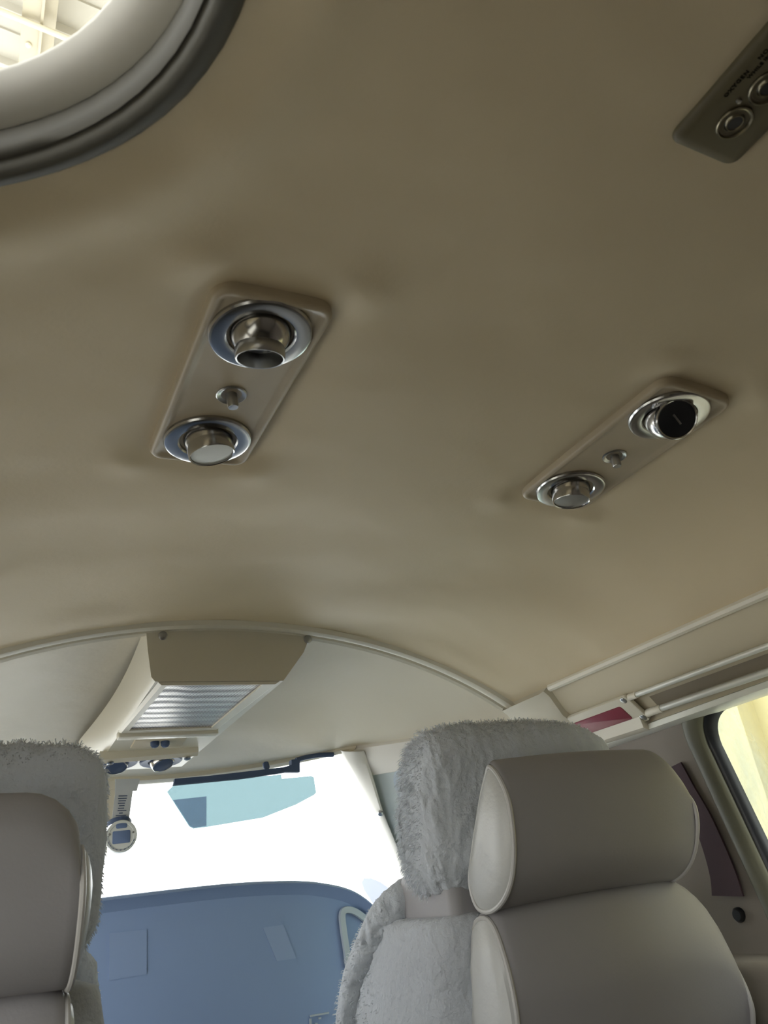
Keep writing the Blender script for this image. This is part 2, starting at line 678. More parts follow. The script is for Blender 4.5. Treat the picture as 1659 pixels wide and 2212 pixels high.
def pillar_edge(z):
    zz = max(z, PR[-1].z)
    for p, q in zip(PR, PR[1:]):
        if p.z >= zz >= q.z:
            return p.lerp(q, (p.z - zz) / max(p.z - q.z, 1e-6))
    return PR[0] if zz > PR[0].z else PR[-1]


def front_wall(y, z):
    """x of the front right side wall at height z"""
    x = FPROF[-1][0] if z < FPROF[-1][1] else FPROF[0][0]
    for (x0, z0), (x1, z1) in zip(FPROF, FPROF[1:]):
        if z0 >= z >= z1:
            x = x0 + (x1 - x0) * (z0 - z) / (z0 - z1)
    e = pillar_edge(z)
    k = min(max((y - 1) / (e.y + .03 - 1), 0), 1)
    return x + (e.x + .008 - x) * k ** 1.5


# front right wall (door) with its own window
FW = (1.05, 1.375, -.20, .182, .05)
FPROF = [(.770, .235), (.772, .203), (.778, .19), (.787, .172), (.798, .152), (.806, .13), (.815, .09), (.822, .04), (.825, -.02), (.824, -.2), (.80, -.9)]
bm = NB()
fp = dense(FPROF, .012)
rows = []
for j in range(81):
    row = []
    for x, z in fp:
        y = 1.0 + (pillar_edge(z).y + .03 - 1.0) * j / 80
        row.append(bm.verts.new((front_wall(y, z), y, z)))
    rows.append(row)
for a, b in zip(rows, rows[1:]):
    for i in range(len(fp) - 1):
        q = (a[i], a[i + 1], b[i + 1], b[i])
        c = sum((v.co for v in q), V()) / 4
        if sd_box(c.y, c.z, FW) > 0:
            bm.faces.new(q)
bmesh.ops.delete(bm, geom=[v for v in bm.verts if not v.link_faces], context='VERTS')
struct('wall_right_front', bm, M['door'], 'pale front door trim panel ahead of the right seat', 'wall', angle=60)

# door post trim below the bow
bm = NB()
rings = []
for y, o in ((.905, .0), (.907, .006), (.915, .009), (.985, .009), (1.0, .010), (1.012, .010), (1.016, .003)):
    rings.append([V((x - o, y, z - o * .9)) for x, z in dense(WPROF[:14], .006)])
loft(bm, rings, False)
struct('trim_3', bm, M['plastic'], 'cream vertical door post trim at the right end of the bow', 'trim')

# moulded edge bead along the top of the right wall
bm = NB()
tube(bm, [V((.7515, y, .2335)) for y in [-.6 + 1.5 * i / 40 for i in range(41)]], .0055, 8)
struct('trim_4', bm, M['plastic'], 'cream edge bead along the seam of headliner and right wall', 'trim')

# lower moulded lip below the lamp plate and the door sill strip
bm = NB()
pr = [(.808, .172), (.803, .166), (.806, .150), (.815, .146), (.835, .150)]
loft(bm, [[V((x, y, z)) for x, z in pr] for y in (.792, .80, .85, .90)], False)
for y in (.792, .90):
    bm.faces.new([bm.verts.new(V((x, y, z))) for x, z in pr])
struct('trim_5', bm, M['plastic'], 'cream stepped lip under the red lens plate', 'trim')
bm = NB()
pr = [(.826, .156), (.815, .152), (.815, .145), (.823, .141), (.842, .142)]
loft(bm, [[V((x, y, z + .022 * (.9 - y))) for x, z in pr] for y in [.10 + .80 * i / 10 for i in range(11)]], False)
struct('trim_6', bm, M['rail'], 'pale strip along the top of the right window', 'trim')

# upper corner filler between pillar, door frame and front headliner
bm = NB()
c = []
for i in range(15):
    s = i / 14
    top = V((.772, 1.0, .203)).lerp(V((.655, 1.42, .250)), s)
    bot = V((.793, 1.0, .163)).lerp(V((.697, 1.42, .196)), s)
    c.append([top + V((.015, 0, .035)), top + V((-.002, 0, 0)), top.lerp(bot, .3) + V((-.006, 0, -.002)), top.lerp(bot, .6) + V((-.006, 0, -.001)), top.lerp(bot, .93) + V((-.003, 0, 0)), bot + V((.006, 0, .004))])
loft(bm, c, False)
struct('trim_8', bm, M['pillar'], 'pale rail above the front side window', 'trim')

# --- left wall (behind and left of the pilot seat) with the pilot window
LW = (.40, 1.42, -.24, .20, .05)
LW2 = (-.14, .30, -.18, .18, .05)
bm = NB()
rows = []
lp = dense([(-.262, .20), (-.262, .17), (-.262, .0), (-.262, -.3), (-.262, -.9)], .03)
for j in range(61):
    y = -.6 + 2.6 * j / 60
    rows.append([bm.verts.new((x, y, z + (.14 if k == 0 else 0))) for k, (x, z) in enumerate(lp)])
for a, b in zip(rows, rows[1:]):
    for i in range(len(lp) - 1):
        q = (a[i], a[i + 1], b[i + 1], b[i])
        cc = sum((v.co for v in q), V()) / 4
        if sd_box(cc.y, cc.z, LW) > 0 and sd_box(cc.y, cc.z, LW2) > 0:
            bm.faces.new(q)
bmesh.ops.delete(bm, geom=[v for v in bm.verts if not v.link_faces], context='VERTS')
struct('wall_left', bm, M['sidewall'], 'beige vinyl side wall left of the pilot seat', 'wall')
bm = NB()
box(bm, Frame((0, 0, 0), (1, 0, 0), (0, 0, 1)), -.30, .90, -.64, -.60, -.9, .36)
struct('wall_back', bm, M['fabric'], 'beige rear bulkhead of the cabin', 'wall', smooth=False)  # dark tone set to dim light bounced onto the ceiling
bm = NB()
box(bm, Frame((0, 0, 0), (1, 0, 0), (0, 0, 1)), -.32, .92, -.64, 2.0, -.93, -.9)
struct('floor', bm, M['floor'], 'grey carpeted cabin floor', 'floor', smooth=False)


# --- windows
def contour(w, off, n=8):
    y0, y1, z0, z1, r = w[:5]
    pts = rrect((y0 + y1) / 2, (z0 + z1) / 2, y1 - y0 + 2 * off, z1 - z0 + 2 * off, max(r + off, .004), n)
    return [(a + w[5] * (b - .15), b) for a, b in pts] if len(w) > 5 else pts


win = thing('window_1', (-.08, 0, .33), 'rounded left cabin window with thick dark rubber rim', 'window', kind='structure')


def lring(off, dz):
    return [V((x, y, zc(x, y) + dz)) for x, y in contour((WX0, WX1, WY0, WY1, WR), off, 14)]


bm = NB()
loft(bm, [lring(a, b) for a, b in ((.007, .006), (.007, -.001), (.004, -.0045), (-.001, -.0060), (-.0050, -.0045), (-.0065, -.0015), (-.0075, .0), (-.0090, -.0005), (-.0120, .003), (-.0132, .009), (-.0125, .016), (-.008, .024))])
obj('rubber_rim', bm, M['rubber'], win, angle=70, label='dark glossy rubber rim')
bm = NB()
loft(bm, [lring(a, b) for a, b in ((-.006, .022), (-.0105, .0145), (-.014, .0140), (-.025, .0185), (-.034, .0245), (-.0345, .0262))])
obj('flange', bm, M['flange'], win, angle=60, label='dusty grey metal flange')
bm = NB()
r0 = lring(-.026, .0262)
r1 = [V((-.08, -.02, zc(-.02, 0) + .06)).lerp(p, .5) for p in r0]
loft(bm, [r0, r1], True, False, True)
obj('pane', bm, M['g_left'], win, angle=180)

win = thing('window_2', (.85, .4, -.1), 'right cabin window of crazed plexiglass in a green seal', 'window', kind='structure')


def rwring(off, dx):
    return [V((wall_x(min(max(z, -.115), .15)) + dx, y, z)) for y, z in contour(RW, off, 10)]


bm = NB()
loft(bm, [rwring(a, b) for a, b in ((.034, .012), (.033, -.001), (.028, -.005), (.020, -.005), (.010, -.003), (.006, .001), (.005, .012))])
obj('seal', bm, M['seal_green'], win, angle=60, label='olive window seal')
bm = NB()
loft(bm, [rwring(a, b) for a, b in ((.008, .012), (.005, .003), (.0, .005), (-.003, .018))])
obj('gasket', bm, M['black'], win, angle=60, label='black gasket')
bm = NB()
r0 = rwring(.006, .02)
cen = V((.868, .58, .03))
loft(bm, [r0] + [[cen.lerp(p, k) for p in r0] for k in (.66, .33)], True, False, True)
obj('pane', bm, M['g_right'], win, angle=180)

win = thing('window_3', (.80, 1.27, 0), 'small front side window beside the right headrest', 'window', kind='structure')


def fwring(off, dx):
    return [V((front_wall(y, z) + dx, y, z)) for y, z in contour(FW, off, 8)]


bm = NB()
loft(bm, [fwring(a, b) for a, b in ((.022, .004), (.018, -.004), (.004, -.004), (.0, .004), (-.002, .02))])
obj('seal', bm, M['panel_light'], win, angle=60, label='grey green window frame')
bm = NB()
r0 = fwring(.004, .018)
cen = sum(r0, V()) / len(r0)
loft(bm, [r0, [cen.lerp(p, .5) for p in r0]], True, False, True)
obj('pane', bm, M['g_side'], win, angle=180)

win = thing('window_4', (.3, 1.7, 0), 'wide windshield glowing white above the dark instrument panel', 'window', kind='structure')


def ws_pt(t, s):
    a = header(t) + V((0, .02, .004))
    xb = -.30 + 1.21 * t
    b = V((xb, 1.98 - .30 * ((xb - CX) / .6) ** 2, -.10))
    p = a.lerp(b, s)
    p.y += .03 * math.sin(math.pi * s)
    return p


bm = NB()
loft(bm, [[ws_pt(i / 40, j / 16) for i in range(41)] for j in range(17)], False)
obj('pane', bm, M['g_wind'], win, angle=180)
bm = NB()
P0, P1 = ws_pt(.352, 0) + V((-.0, -.03, -.01)), ws_pt(.455, .86) + V((0, -.012, 0))
fr = Frame(P0, (1, 0, 0), P1 - P0)
box(bm, fr, -.008, .008, -.006, .006, 0, (P1 - P0).length, .003)
obj('center_post', bm, M['pillar'], win, label='slim pale centre post')

# --- hangar outside
GZ = -1.9
bm = NB()
box(bm, Frame((0, 0, 0), (1, 0, 0), (0, 0, 1)), -40, 40, 2.5, 80, GZ - .1, GZ)
struct('ground', bm, M['concrete'], 'pale sunlit concrete apron outside the hangar mouth', 'ground', smooth=False)
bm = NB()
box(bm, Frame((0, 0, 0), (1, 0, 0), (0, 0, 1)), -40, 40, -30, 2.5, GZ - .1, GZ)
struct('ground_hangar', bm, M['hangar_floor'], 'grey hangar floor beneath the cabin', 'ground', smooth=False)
RS = -.115                     # roof pitch towards the right


def roof_z(x):
    return 4.6 + RS * x


bm = NB()
rows = []
ys = []
y = -3.0
while y < 9.0:
    ys += [(y, 0), (y + .05, 0), (y + .07, .045), (y + .10, .045), (y + .12, 0), (y + .22, 0), (y + .225, .012), (y + .24, .012), (y + .245, 0)]
    y += .36
for x in (-7, 0, 7):
    rows.append([V((x, yy, roof_z(x) + .3 - dz)) for yy, dz in ys])
loft(bm, rows, False)
struct('hangar_roof', bm, M['hangar_sheet'], 'pale ribbed metal hangar roof seen through the left window', 'roof', smooth=False)
bm = NB()
box(bm, Frame((0, 0, 0), (1, 0, 0), (0, 0, 1)), 4.2, 4.4, -3, 5.2, GZ, roof_z(4.2) + .2)
for y in (-1, 1.4, 3.2, 4.8):
    box(bm, Frame((0, 0, 0), (1, 0, 0), (0, 0, 1)), 4.05, 4.2, y, y + .35, GZ, roof_z(4.2) + .2)
struct('hangar_wall', bm, M['hangar_wall'], 'yellow cream hangar wall seen through the right window', 'wall', smooth=False)

# ================================================================== EXTERIOR THINGS
# roof beam along Y with plates and bolts, conduits along X
BX = -.065
bm = NB()
fr = Frame((0, 0, 0), (1, 0, 0), (0, 0, 1))
zb = roof_z(BX)
box(bm, fr, BX - .075, BX + .02, -3, 9, zb - .012, zb)
box(bm, fr, BX + .02, BX + .035, -3, 9, zb - .03, zb + .28)
box(bm, fr, BX + .035, BX + .10, -3, 9, zb + .02, zb + .28)
root = thing('roof_beam', (BX, 3, zb), 'cream steel roof beam running fore and aft beyond the left window', 'beam')
obj('beam_body', bm, M['hangar_beam'], root, smooth=False)
for y in [2.45 + .36 * k for k in range(7)]:
    bm = NB()
    lathe(bm, Frame((BX - .030, y, zb - .012), (1, 0, 0), (0, 0, -1)), [(.017, -.004), (.017, .008), (.010, .014), (.004, .015)], 10)
    obj('bolt', bm, M['hangar_pipe'], root)


def conduit(y, label, clamp=False):
    bm = NB()
    z0 = zb - .045
    tube(bm, [V((x, y, z0 + RS * (x - BX))) for x in (-3, -1.5, 0, 1.5, 3)], .017, 10)
    if clamp:
        for x in (.13, .17):
            tube(bm, [V((x, y, z0 + RS * (x - BX))), V((x + .02, y, z0 + RS * (x + .02 - BX)))], .024, 10)
    o = obj('conduit', bm, M['hangar_pipe'], None, loc=(0, y, z0))
    tag(o, label, 'pipe', 'conduits under the hangar roof')


conduit(3.02, 'middle cream conduit with a coupling crossing under the roof beam', True)
conduit(3.38, 'cream conduit crossing under the roof beam nearest the window rim')
conduit(2.66, 'cream conduit crossing the roof in the uppermost corner of the photo')
conduit(3.74, 'cream conduit just touching the lower left end of the roof view')

# propeller seen past the right shoulder of the instrument panel
PY = 2.9
outl = [(822, 1975), (803, 1948), (787, 1923), (781, 1906), (787, 1897), (802, 1897), (822, 1905), (845, 1921), (872, 1946), (930, 2000), (1010, 2090), (1060, 2160), (1030, 2190), (985, 2160), (900, 2070)]
root = thing('propeller', at_y(1060, 2190, PY), 'blue grey propeller with rounded blade tip rising outside the windshield', 'propeller')
bm = NB()
poly_slab(bm, [at_y(px, py, PY) for px, py in outl], (0, .03, 0))
obj('blade', bm, M['blade'], root, smooth=False)
bm = NB()
hc = at_y(1060, 2190, PY)
lathe(bm, Frame(hc + V((0, -.02, 0)), (1, 0, 0), (0, 1, 0)), [(.10, 0), (.13, .02), (.13, .12), (.09, .24), (.03, .32)], 24)
obj('spinner', bm, M['blade'], root)

# ================================================================== OVERHEAD SERVICE PANELS
def screw(fr, r, parent, name='screw'):
    bm = NB()
    lathe(bm, fr, [(r, -.001), (r, .0008), (r * .75, .0016), (r * .1, .0018)], 14)
    return obj(name, bm, M['satin'], parent)


def service_panel(cx, cy, label, open_vent, lamp_lens):
    slope = (zc(cx + .03, cy) - zc(cx - .03, cy)) / .06
    o = V((cx, cy, zc(cx, cy)))
    fr = Frame(o, (1, 0, slope), (slope, 0, -1))
    # fr.v = n x u ; keep b axis along +Y
    sy = 1 if fr.v.y > 0 else -1
    root = thing('service_panel', o, label, 'overhead panel', 'service panels in the headliner')
    bm = NB()
    w, l = .082, .211
    rg = lambda i, c: [fr.p(x, y, c) for x, y in rrect(0, 0, w - 2 * i, l - 2 * i, max(.012 - i, .003), 6)]
    loft(bm, [rg(0, -.012), rg(0, .003), rg(.0012, .0048), rg(.0032, .0056), (rg(.0055, .0050)), rg(.0075, .0036), rg(.010, .0032)], True, False, True)
    obj('plate', bm, M['plate'], root, angle=60)
    z0 = .0032

    def eyeball(b, kind, axis):
        q = Frame(fr.p(0, sy * b, z0), fr.u, fr.n)
        bm = NB()
        lathe(bm, q, [(.0352, -.002), (.0352, .002), (.0342, .0034), (.0325, .0040), (.0240, .0034), (.0228, .0022), (.0222, -.004)], 56, False)
        ring = obj('bezel_ring', bm, M['chrome'], root, angle=35)
        a = Frame(q.p(0, 0, .0005 if kind == 'shut' else -.005), fr.u, axis)
        bm = NB()
        R = .0218
        if kind == 'vent':
            pr = [(R * math.cos(t), R * math.sin(t)) for t in [math.radians(d) for d in range(-60, 46, 7)]]
            lathe(bm, a, pr, 48, False)
            ball = obj('ball', bm, M['chrome'], root, angle=50)
            bm = NB()
            h0 = R * math.sin(math.radians(40))
            lathe(bm, a, [(.0155, h0 - .002), (.0163, h0 - .001), (.0163, h0 + .001), (.0168, h0 + .002), (.0168, h0 + .008), (.0163, h0 + .0092), (.0154, h0 + .009), (.0148, h0 + .006), (.0140, h0 - .012), (.002, h0 - .014)], 56, True)
            noz = obj('nozzle', bm, M['satin'], ball, angle=35, label='open dark nozzle')
            bm = NB()
            lathe(bm, a, [(.0138, h0 - .0116), (.0100, h0 - .004), (.0085, h0 + .001), (.006, h0 + .002), (.001, h0 + .002)], 32)
            obj('core', bm, M['black'], noz)
        elif kind == 'shut':
            pr = [(R * math.cos(t), R * math.sin(t)) for t in [math.radians(d) for d in range(-60, 40, 7)]]
            lathe(bm, a, pr, 48, False)
            ball = obj('ball', bm, M['chrome'], root, angle=50)
            bm = NB()
            h0 = R * math.sin(math.radians(36))
            ring_n = 96
            rings = []
            for h, rr in ((h0 - .001, .0172), (h0 + .001, .0178), (h0 + .0065, .0178), (h0 + .0075, .0170), (h0 + .0068, .0160)):
                rings.append([a.p((rr + (.0003 if k % 2 and rr > .0175 else 0)) * math.cos(k * 2 * math.pi / ring_n), (rr + (.0003 if k % 2 and rr > .0175 else 0)) * math.sin(k * 2 * math.pi / ring_n), h) for k in range(ring_n)])
            loft(bm, rings)
            noz = obj('knurled_ring', bm, M['chrome'], ball, angle=30)
            bm = NB()
            lathe(bm, a, [(.0162, h0 + .003), (.0162, h0 + .006), (.0150, h0 + .0066), (.001, h0 + .0068)], 40)
            obj('face', bm, M['black'], noz, label='black closed vent face')
            bm = NB()
            b2 = Frame(a.p(0, 0, h0 + .0066), CR - CD * -1.2, a.n)
            box(bm, b2, -.0055, .0055, -.0009, .0009, 0, .0012, .0004)
            obj('pointer', bm, M['satin'], noz)
        else:
            lathe(bm, a, [(.0205, -.010), (.0208, .0), (.0200, .006), (.0190, .010), (.0187, .011), (.0187, .019), (.0180, .0202), (.0172, .0196), (.0168, .0175)], 56, False)
            barrel = obj('lamp_barrel', bm, M['chrome'], root, angle=35)
            bm = NB()
            lathe(bm, a, [(.0172, .0176), (.0168, .0186), (.011, .0192), (.001, .0194)], 40)
            obj('lens', bm, lamp_lens, barrel, label='frosted lamp lens')
        return ring

    if open_vent:
        eyeball(-.0680, 'vent', fr.n + V((0, .26, 0)))
        eyeball(.0695, 'lamp', fr.n + V((.14, .02, 0)))
    else:
        eyeball(-.0675, 'shut', V((-.36, -.56, -.62)))
        eyeball(.0710, 'lamp', fr.n + V((.0, .10, 0)))
    q = Frame(fr.p(.001, sy * .005, z0), fr.u, fr.n)
    bm = NB()
    lathe(bm, q, [(.0115, .0), (.0115, .0009), (.0108, .0014), (.0085, .0002), (.004, -.0010), (.0005, -.0012)], 32)
    dish = obj('switch_dish', bm, M['satin'], root)
    bm = NB()
    lathe(bm, Frame(q.o, fr.u, fr.n + V((.05, 0, 0))), [(.0042, -.003), (.0042, .0105), (.0036, .0115), (.0005, .0116)], 20)
    obj('toggle', bm, M['satin'], dish, angle=35)
    return root


service_panel(*PLATES[0], 'left taupe overhead panel with open chrome air nozzle and pale reading lamp', True, M['lens'])
service_panel(*PLATES[1], 'right taupe overhead panel with black-faced shut air vent and dim reading lamp', False, M['dark_lens'])

# --- oxygen panel
ox, oy = .333, .085
o = V((ox, oy, .3478))
fr = Frame(o, (1, 0, 0), (0, 0, -1))
root = thing('oxygen_panel', o, 'dark bronze oxygen outlet plate in the upper right corner of the headliner', 'overhead panel')
bm = NB()
rg = lambda i, c: [fr.p(x, y, c) for x, y in rrect(0, 0, .051 - 2 * i, .172 - 2 * i, max(.007 - i, .002), 6)]
loft(bm, [rg(0, -.010), rg(0, .0015), rg(.0012, .003), rg(.004, .0046), rg(.006, .005)], True, False, True)
obj('plate', bm, M['oxygen'], root, angle=60)
for k, yy in enumerate((.1478, .1262, .098, .066, .034)):
    if k > 1:
        continue
    q = Frame((.3325, yy, .3478 - .005), (1, 0, 0), (0, 0, -1))
    bm = NB()
    lathe(bm, q, [(.0098, -.001), (.0098, .0008), (.0094, .0014), (.0088, .0014), (.0082, .0002), (.0060, -.0004), (.0050, .0004), (.0046, .0012), (.0042, .0012), (.0038, .0004), (.0036, -.004)], 44, False)
    out = obj('outlet', bm, M['bronze'], root, angle=30)
    bm = NB()
    lathe(bm, q, [(.0040, -.0035), (.0040, .0007), (.001, .0007)], 24)
    obj('socket', bm, M['black'], out)
q = Frame((.3236, .1374, .3478 - .005), (1, 0, 0), (0, 0, -1))
screw(q, .0014, root)
# lettering runs aft along the plate, tops of the letters towards the left edge
tf = lambda x, y: Frame((x, y, .3478 - .0051), (0, -1, 0), (0, 0, -1))
bm = NB()
text_mesh(bm, 'OXYGEN', tf(.3157, .1388), .0032, 1.24)
text_mesh(bm, 'NO SMOKING', tf(.3157, .1172), .0032, 1.2)
text_mesh(bm, 'WHILE IN USE', tf(.3190, .1266), .0028, 1.1)
obj('lettering', bm, M['ink'], root, smooth=False)

# ================================================================== OVERHEAD CONSOLE
Y0, Y1 = 1.018, 1.44


def cons(s, k):
    """cross-section at s 0..1 : list of points, left top -> bottom -> right top"""
    y = Y0 + (Y1 - Y0) * s
    wl, wr = .190 + (.150 - .190) * s, .431 + (.362 - .431) * s
    bl, br = .199 + (.182 - .199) * s, .384 + (.338 - .384) * s
    # waist: sides pinch inwards towards the front
    ww = .012 * math.sin(math.pi * min(1, s * 1.15))
    tl, tr = wl + ww, wr - ww
    zt_l = zc(tl, 1.0) * (1 - s) + .268 * s + .006
    zt_r = zc(tr, 1.0) * (1 - s) + .268 * s + .006
    zb = .279 + (.240 - .279) * s
    return [V((tl, y, zt_l)), V((tl + (bl - tl) * .35, y, zt_l + (zb - zt_l) * .45)), V((bl - .001, y, zb + .006)), V((bl + .004, y, zb)), V((br - .004, y, zb)), V((br + .001, y, zb + .006)), V((tr + (br - tr) * .35, y, zt_r + (zb - zt_r) * .45)), V((tr, y, zt_r))]


root = thing('overhead_console', (.29, 1.2, .30), 'cream overhead console with perforated grille running to the windshield', 'console')
bm = NB()
vs = loft(bm, [cons(s, 0) for s in [i / 24 for i in range(25)]], False)
bm.faces.new([bm.verts.new(v.co) for v in vs[0]])
bm.faces.new([bm.verts.new(v.co) for v in vs[-1]][::-1])
obj('housing', bm, M['plastic'], root, angle=38)


def cz(y):
    return .279 + (.240 - .279) * (y - Y0) / (Y1 - Y0)


slope = (.240 - .279) / (Y1 - Y0)
cf = Frame((0, 0, 0), (1, 0, 0), (0, slope, -1))
# frame strip around grille, grille sheet
q = Frame((.27, 1.115, cz(1.115)), (1, 0, 0), (0, slope, -1))
sgn = 1 if q.v.y > 0 else -1


def flat_quad(bm, pts, c):
    bm.faces.new([bm.verts.new(V((x, y, cz(y) + c))) for x, y in pts])


bm = NB()
outer = [(.207, 1.019), (.375, 1.019), (.342, 1.225), (.190, 1.225)]
inner = [(.219, 1.0215), (.350, 1.0215), (.327, 1.208), (.203, 1.208)]
ro = [V((x, y, cz(y) - .0005)) for x, y in outer]
rm = [V((x, y, cz(y) - .0045)) for x, y in [(.2115, 1.0195), (.368, 1.0195), (.337, 1.219), (.1935, 1.219)]]
ri = [V((x, y, cz(y) - .0045)) for x, y in inner]
rd = [V((x, y, cz(y) - .0005)) for x, y in inner]
loft(bm, [ro, rm, ri, rd])
obj('grille_frame', bm, M['plastic'], root, smooth=False)
bm = NB()
flat_quad(bm, inner, -.0020)
obj('grille', bm, M['grille'], root, smooth=False, label='perforated metal speaker grille')
# ledge behind the grille, recess with bulb
bm = NB()
box(bm, Frame((.265, 1.232, cz(1.232)), (1, 0, 0), (0, slope, -1)), -.075, .078, -.009, .009, -.002, .009, .003)
obj('ledge', bm, M['plastic'], root)
bm = NB()
box(bm, Frame((.262, 1.285, cz(1.285)), (1, 0, 0), (0, slope, -1)), -.040, .040, -.022, .022, -.002, .003, .002)
rc = obj('lamp_recess', bm, M['sidewall'], root)
for dx in (-.008, .008):
    bm = NB()
    lathe(bm, Frame((.262 + dx, 1.276, cz(1.276)), (1, 0, 0), (0, slope - .2, -1)), [(.007, 0), (.007, .008), (.005, .011), (.001, .012)], 16)
    obj('bulb', bm, M['navy'], rc)
# visor ledge with two screws
bm = NB()
rings = []
for i in range(13):
    t = i / 12
    x = .179 + .156 * t
    d = .018 * math.sin(math.pi * t) ** .6
    yy = 1.335 - .004 * t
    rings.append([V((x, yy - .008, cz(yy) + .002)), V((x, yy - .010, cz(yy) - .012 + .004 * t)), V((x, yy - .002, cz(yy) - .017 + .004 * t)), V((x, yy + .010, cz(yy) - .015 + .004 * t)), V((x, yy + .016, cz(yy) + .002))])
loft(bm, rings, False)
bm.faces.new([bm.verts.new(v) for v in rings[0]])
bm.faces.new([bm.verts.new(v) for v in rings[-1]])
lip = obj('front_ledge', bm, M['plastic'], root)
for x, y in ((.196, 1.332), (.318, 1.329)):
    screw(Frame((x, y, cz(y) - .0165), (1, 0, 0), (0, -.3, -1)), .0055, lip)
# two eyeball outlets
for k, x in enumerate((.213, .288)):
    y = 1.392
    q = Frame((x, y, cz(y) - .001), (1, 0, 0), (0, slope, -1))
    bm = NB()
    lathe(bm, q, [(.0355, -.002), (.0355, .0015), (.0335, .003), (.022, .002), (.0205, -.001), (.001, -.001)], 44)
    ev = obj('vent_ring', bm, M['navy'], root, angle=35, label='navy vent ring')
    a = Frame(q.p(0, 0, -.004), (1, 0, 0), V((.0 if k == 0 else .22, -.45, -1)))
    bm = NB()
    lathe(bm, a, [(.020, .0), (.0205, .006), (.0190, .0115), (.0182, .013)], 40, False)
    b1 = obj('ball', bm, M['navy'] if k == 0 else M['chrome'], ev, angle=50)
    bm = NB()
    tube(bm, [a.p(.0176 * math.cos(t * math.pi / 20), .0176 * math.sin(t * math.pi / 20), .0135) for t in range(40)], .0010, 8, closed=True)
    obj('rim', bm, M['chrome'], ev, label='thin chrome rim')
    bm = NB()
    lathe(bm, a, [(.0178, .010), (.0176, .0135), (.0165, .014), (.001, .014)], 32)
    obj('face', bm, M['navy'], ev)
# rear face screws
for px, py in ((352, 1373), (665, 1381)):
    p = at_y(px, py, Y0 - .001)
    screw(Frame(p, (1, 0, 0), (0, -1, -.15)), .0062, root)

# ================================================================== SUN VISOR
VY = 1.415
root = thing('sun_visor', at_y(520, 1690, VY), 'tinted green transparent sun visor hanging from the windshield header', 'sun visor')
vp = [(361, 1710), (377, 1694), (607, 1673), (609, 1682), (672, 1676), (678, 1679), (683, 1712), (679, 1717), (640, 1738), (569, 1766), (449, 1786), (418, 1790), (409, 1785)]
bm = NB()
poly_slab(bm, [at_y(px, py, VY) for px, py in vp], (0, .003, 0))
obj('visor_pane', bm, M['visor'], root, smooth=False)
bm = NB()
poly_slab(bm, [at_y(px, py, VY - .0015) for px, py in [(374, 1728), (446, 1720), (446, 1784), (418, 1788), (410, 1784)]], (0, .001, 0))
obj('tint_patch', bm, M['visor_dark'], root, smooth=False, label='darker tinted patch')
bm = NB()
poly_slab(bm, [at_y(px, py, VY - .004) for px, py in [(375, 1696), (378, 1682), (450, 1676), (612, 1657), (614, 1669), (520, 1682)]], (0, .010, 0))
obj('clamp_bar', bm, M['navy'], root, smooth=False, label='dark clamp bar')
bm = NB()
poly_slab(bm, [at_y(px, py, VY - .006) for px, py in [(608, 1658), (630, 1652), (630, 1641), (648, 1638), (648, 1668), (609, 1668)]], (0, .014, 0))
hinge = obj('hinge_block', bm, M['navy'], root, smooth=False, label='dark hinge block')
bm = NB()
tube(bm, [at_y(640, 1642, VY), at_y(660, 1636, VY + .005), at_y(690, 1631, VY + .01), at_y(720, 1630, VY + .01)], .0045, 10)
obj('arm', bm, M['navy'], root)
bm = NB()
kp = at_y(575, 1655, 1.425)
lathe(bm, Frame(kp, (1, 0, 0), (0, -.6, -1)), [(.006, -.006), (.006, .004), (.003, .008), (.001, .008)], 12)
obj('header_knob', bm, M['navy'], root)

# ================================================================== MAGNETIC COMPASS
CY_ = 1.40
root = thing('magnetic_compass', at_y(262, 1760, CY_), 'cream compass mount with grey card and round dial hanging from the header', 'compass')


def px_slab(bm, pts, y, d):
    poly_slab(bm, [at_y(a, b, y) for a, b in pts], (0, d, 0))


bm = NB()
px_slab(bm, [(214, 1692), (250, 1686), (252, 1700), (226, 1712), (222, 1712)], CY_ + .004, .05)
px_slab(bm, [(229, 1700), (254, 1696), (246, 1775), (229, 1779), (222, 1750)], CY_ + .006, .03)
px_slab(bm, [(222, 1750), (229, 1779), (232, 1850), (222, 1800), (216, 1765)], CY_ + .02, .02)
obj('mount', bm, M['plastic'], root, smooth=False, label='cream mounting bracket')
bm = NB()
px_slab(bm, [(249, 1683), (302, 1682), (296, 1708), (287, 1708), (279, 1768), (242, 1772), (249, 1712)], CY_, .004)
card = obj('card_holder', bm, M['card'], root, smooth=False, label='grey correction card holder')
bm = NB()
for k, (a, b) in enumerate([(256, 275), (255, 274), (256, 272), (255, 270), (257, 269), (255, 268), (254, 273), (257, 265), (250, 272)]):
    yy = 1718.5 + 5.3 * k
    px_slab(bm, [(a, yy), (b, yy - .5), (b, yy + 1.4), (a, yy + 1.9)], CY_ - .0008, .0006)
obj('card_print', bm, M['navy'], card, smooth=False, label='faint printed rows')
bm = NB()
band = catmull([at_y(231, 1781, CY_), at_y(242, 1774, CY_ - .012), at_y(262, 1769, CY_ - .016), at_y(277, 1770, CY_ - .012), at_y(284, 1777, CY_)], 6)
rings = [[p + V((0, 0, .0042)), p + V((0, .004, .0042)), p + V((0, .004, -.0042)), p + V((0, 0, -.0042))] for p in band]
loft(bm, rings, True, True, True)
obj('clip', bm, M['navy'], root, label='dark curved clip')
dc = at_y(262, 1806, CY_ - .018)
q = Frame(dc, (1, 0, 0), (-.12, -1, .0))
sg = 1
bm = NB()
lathe(bm, q, [(.022, -.030), (.0243, -.022), (.0243, .0005), (.0232, .002), (.0195, .002), (.0188, .0012), (.0005, .0012)], 56)
dial = obj('dial', bm, M['dial'], root, angle=30, label='round grey dial face')
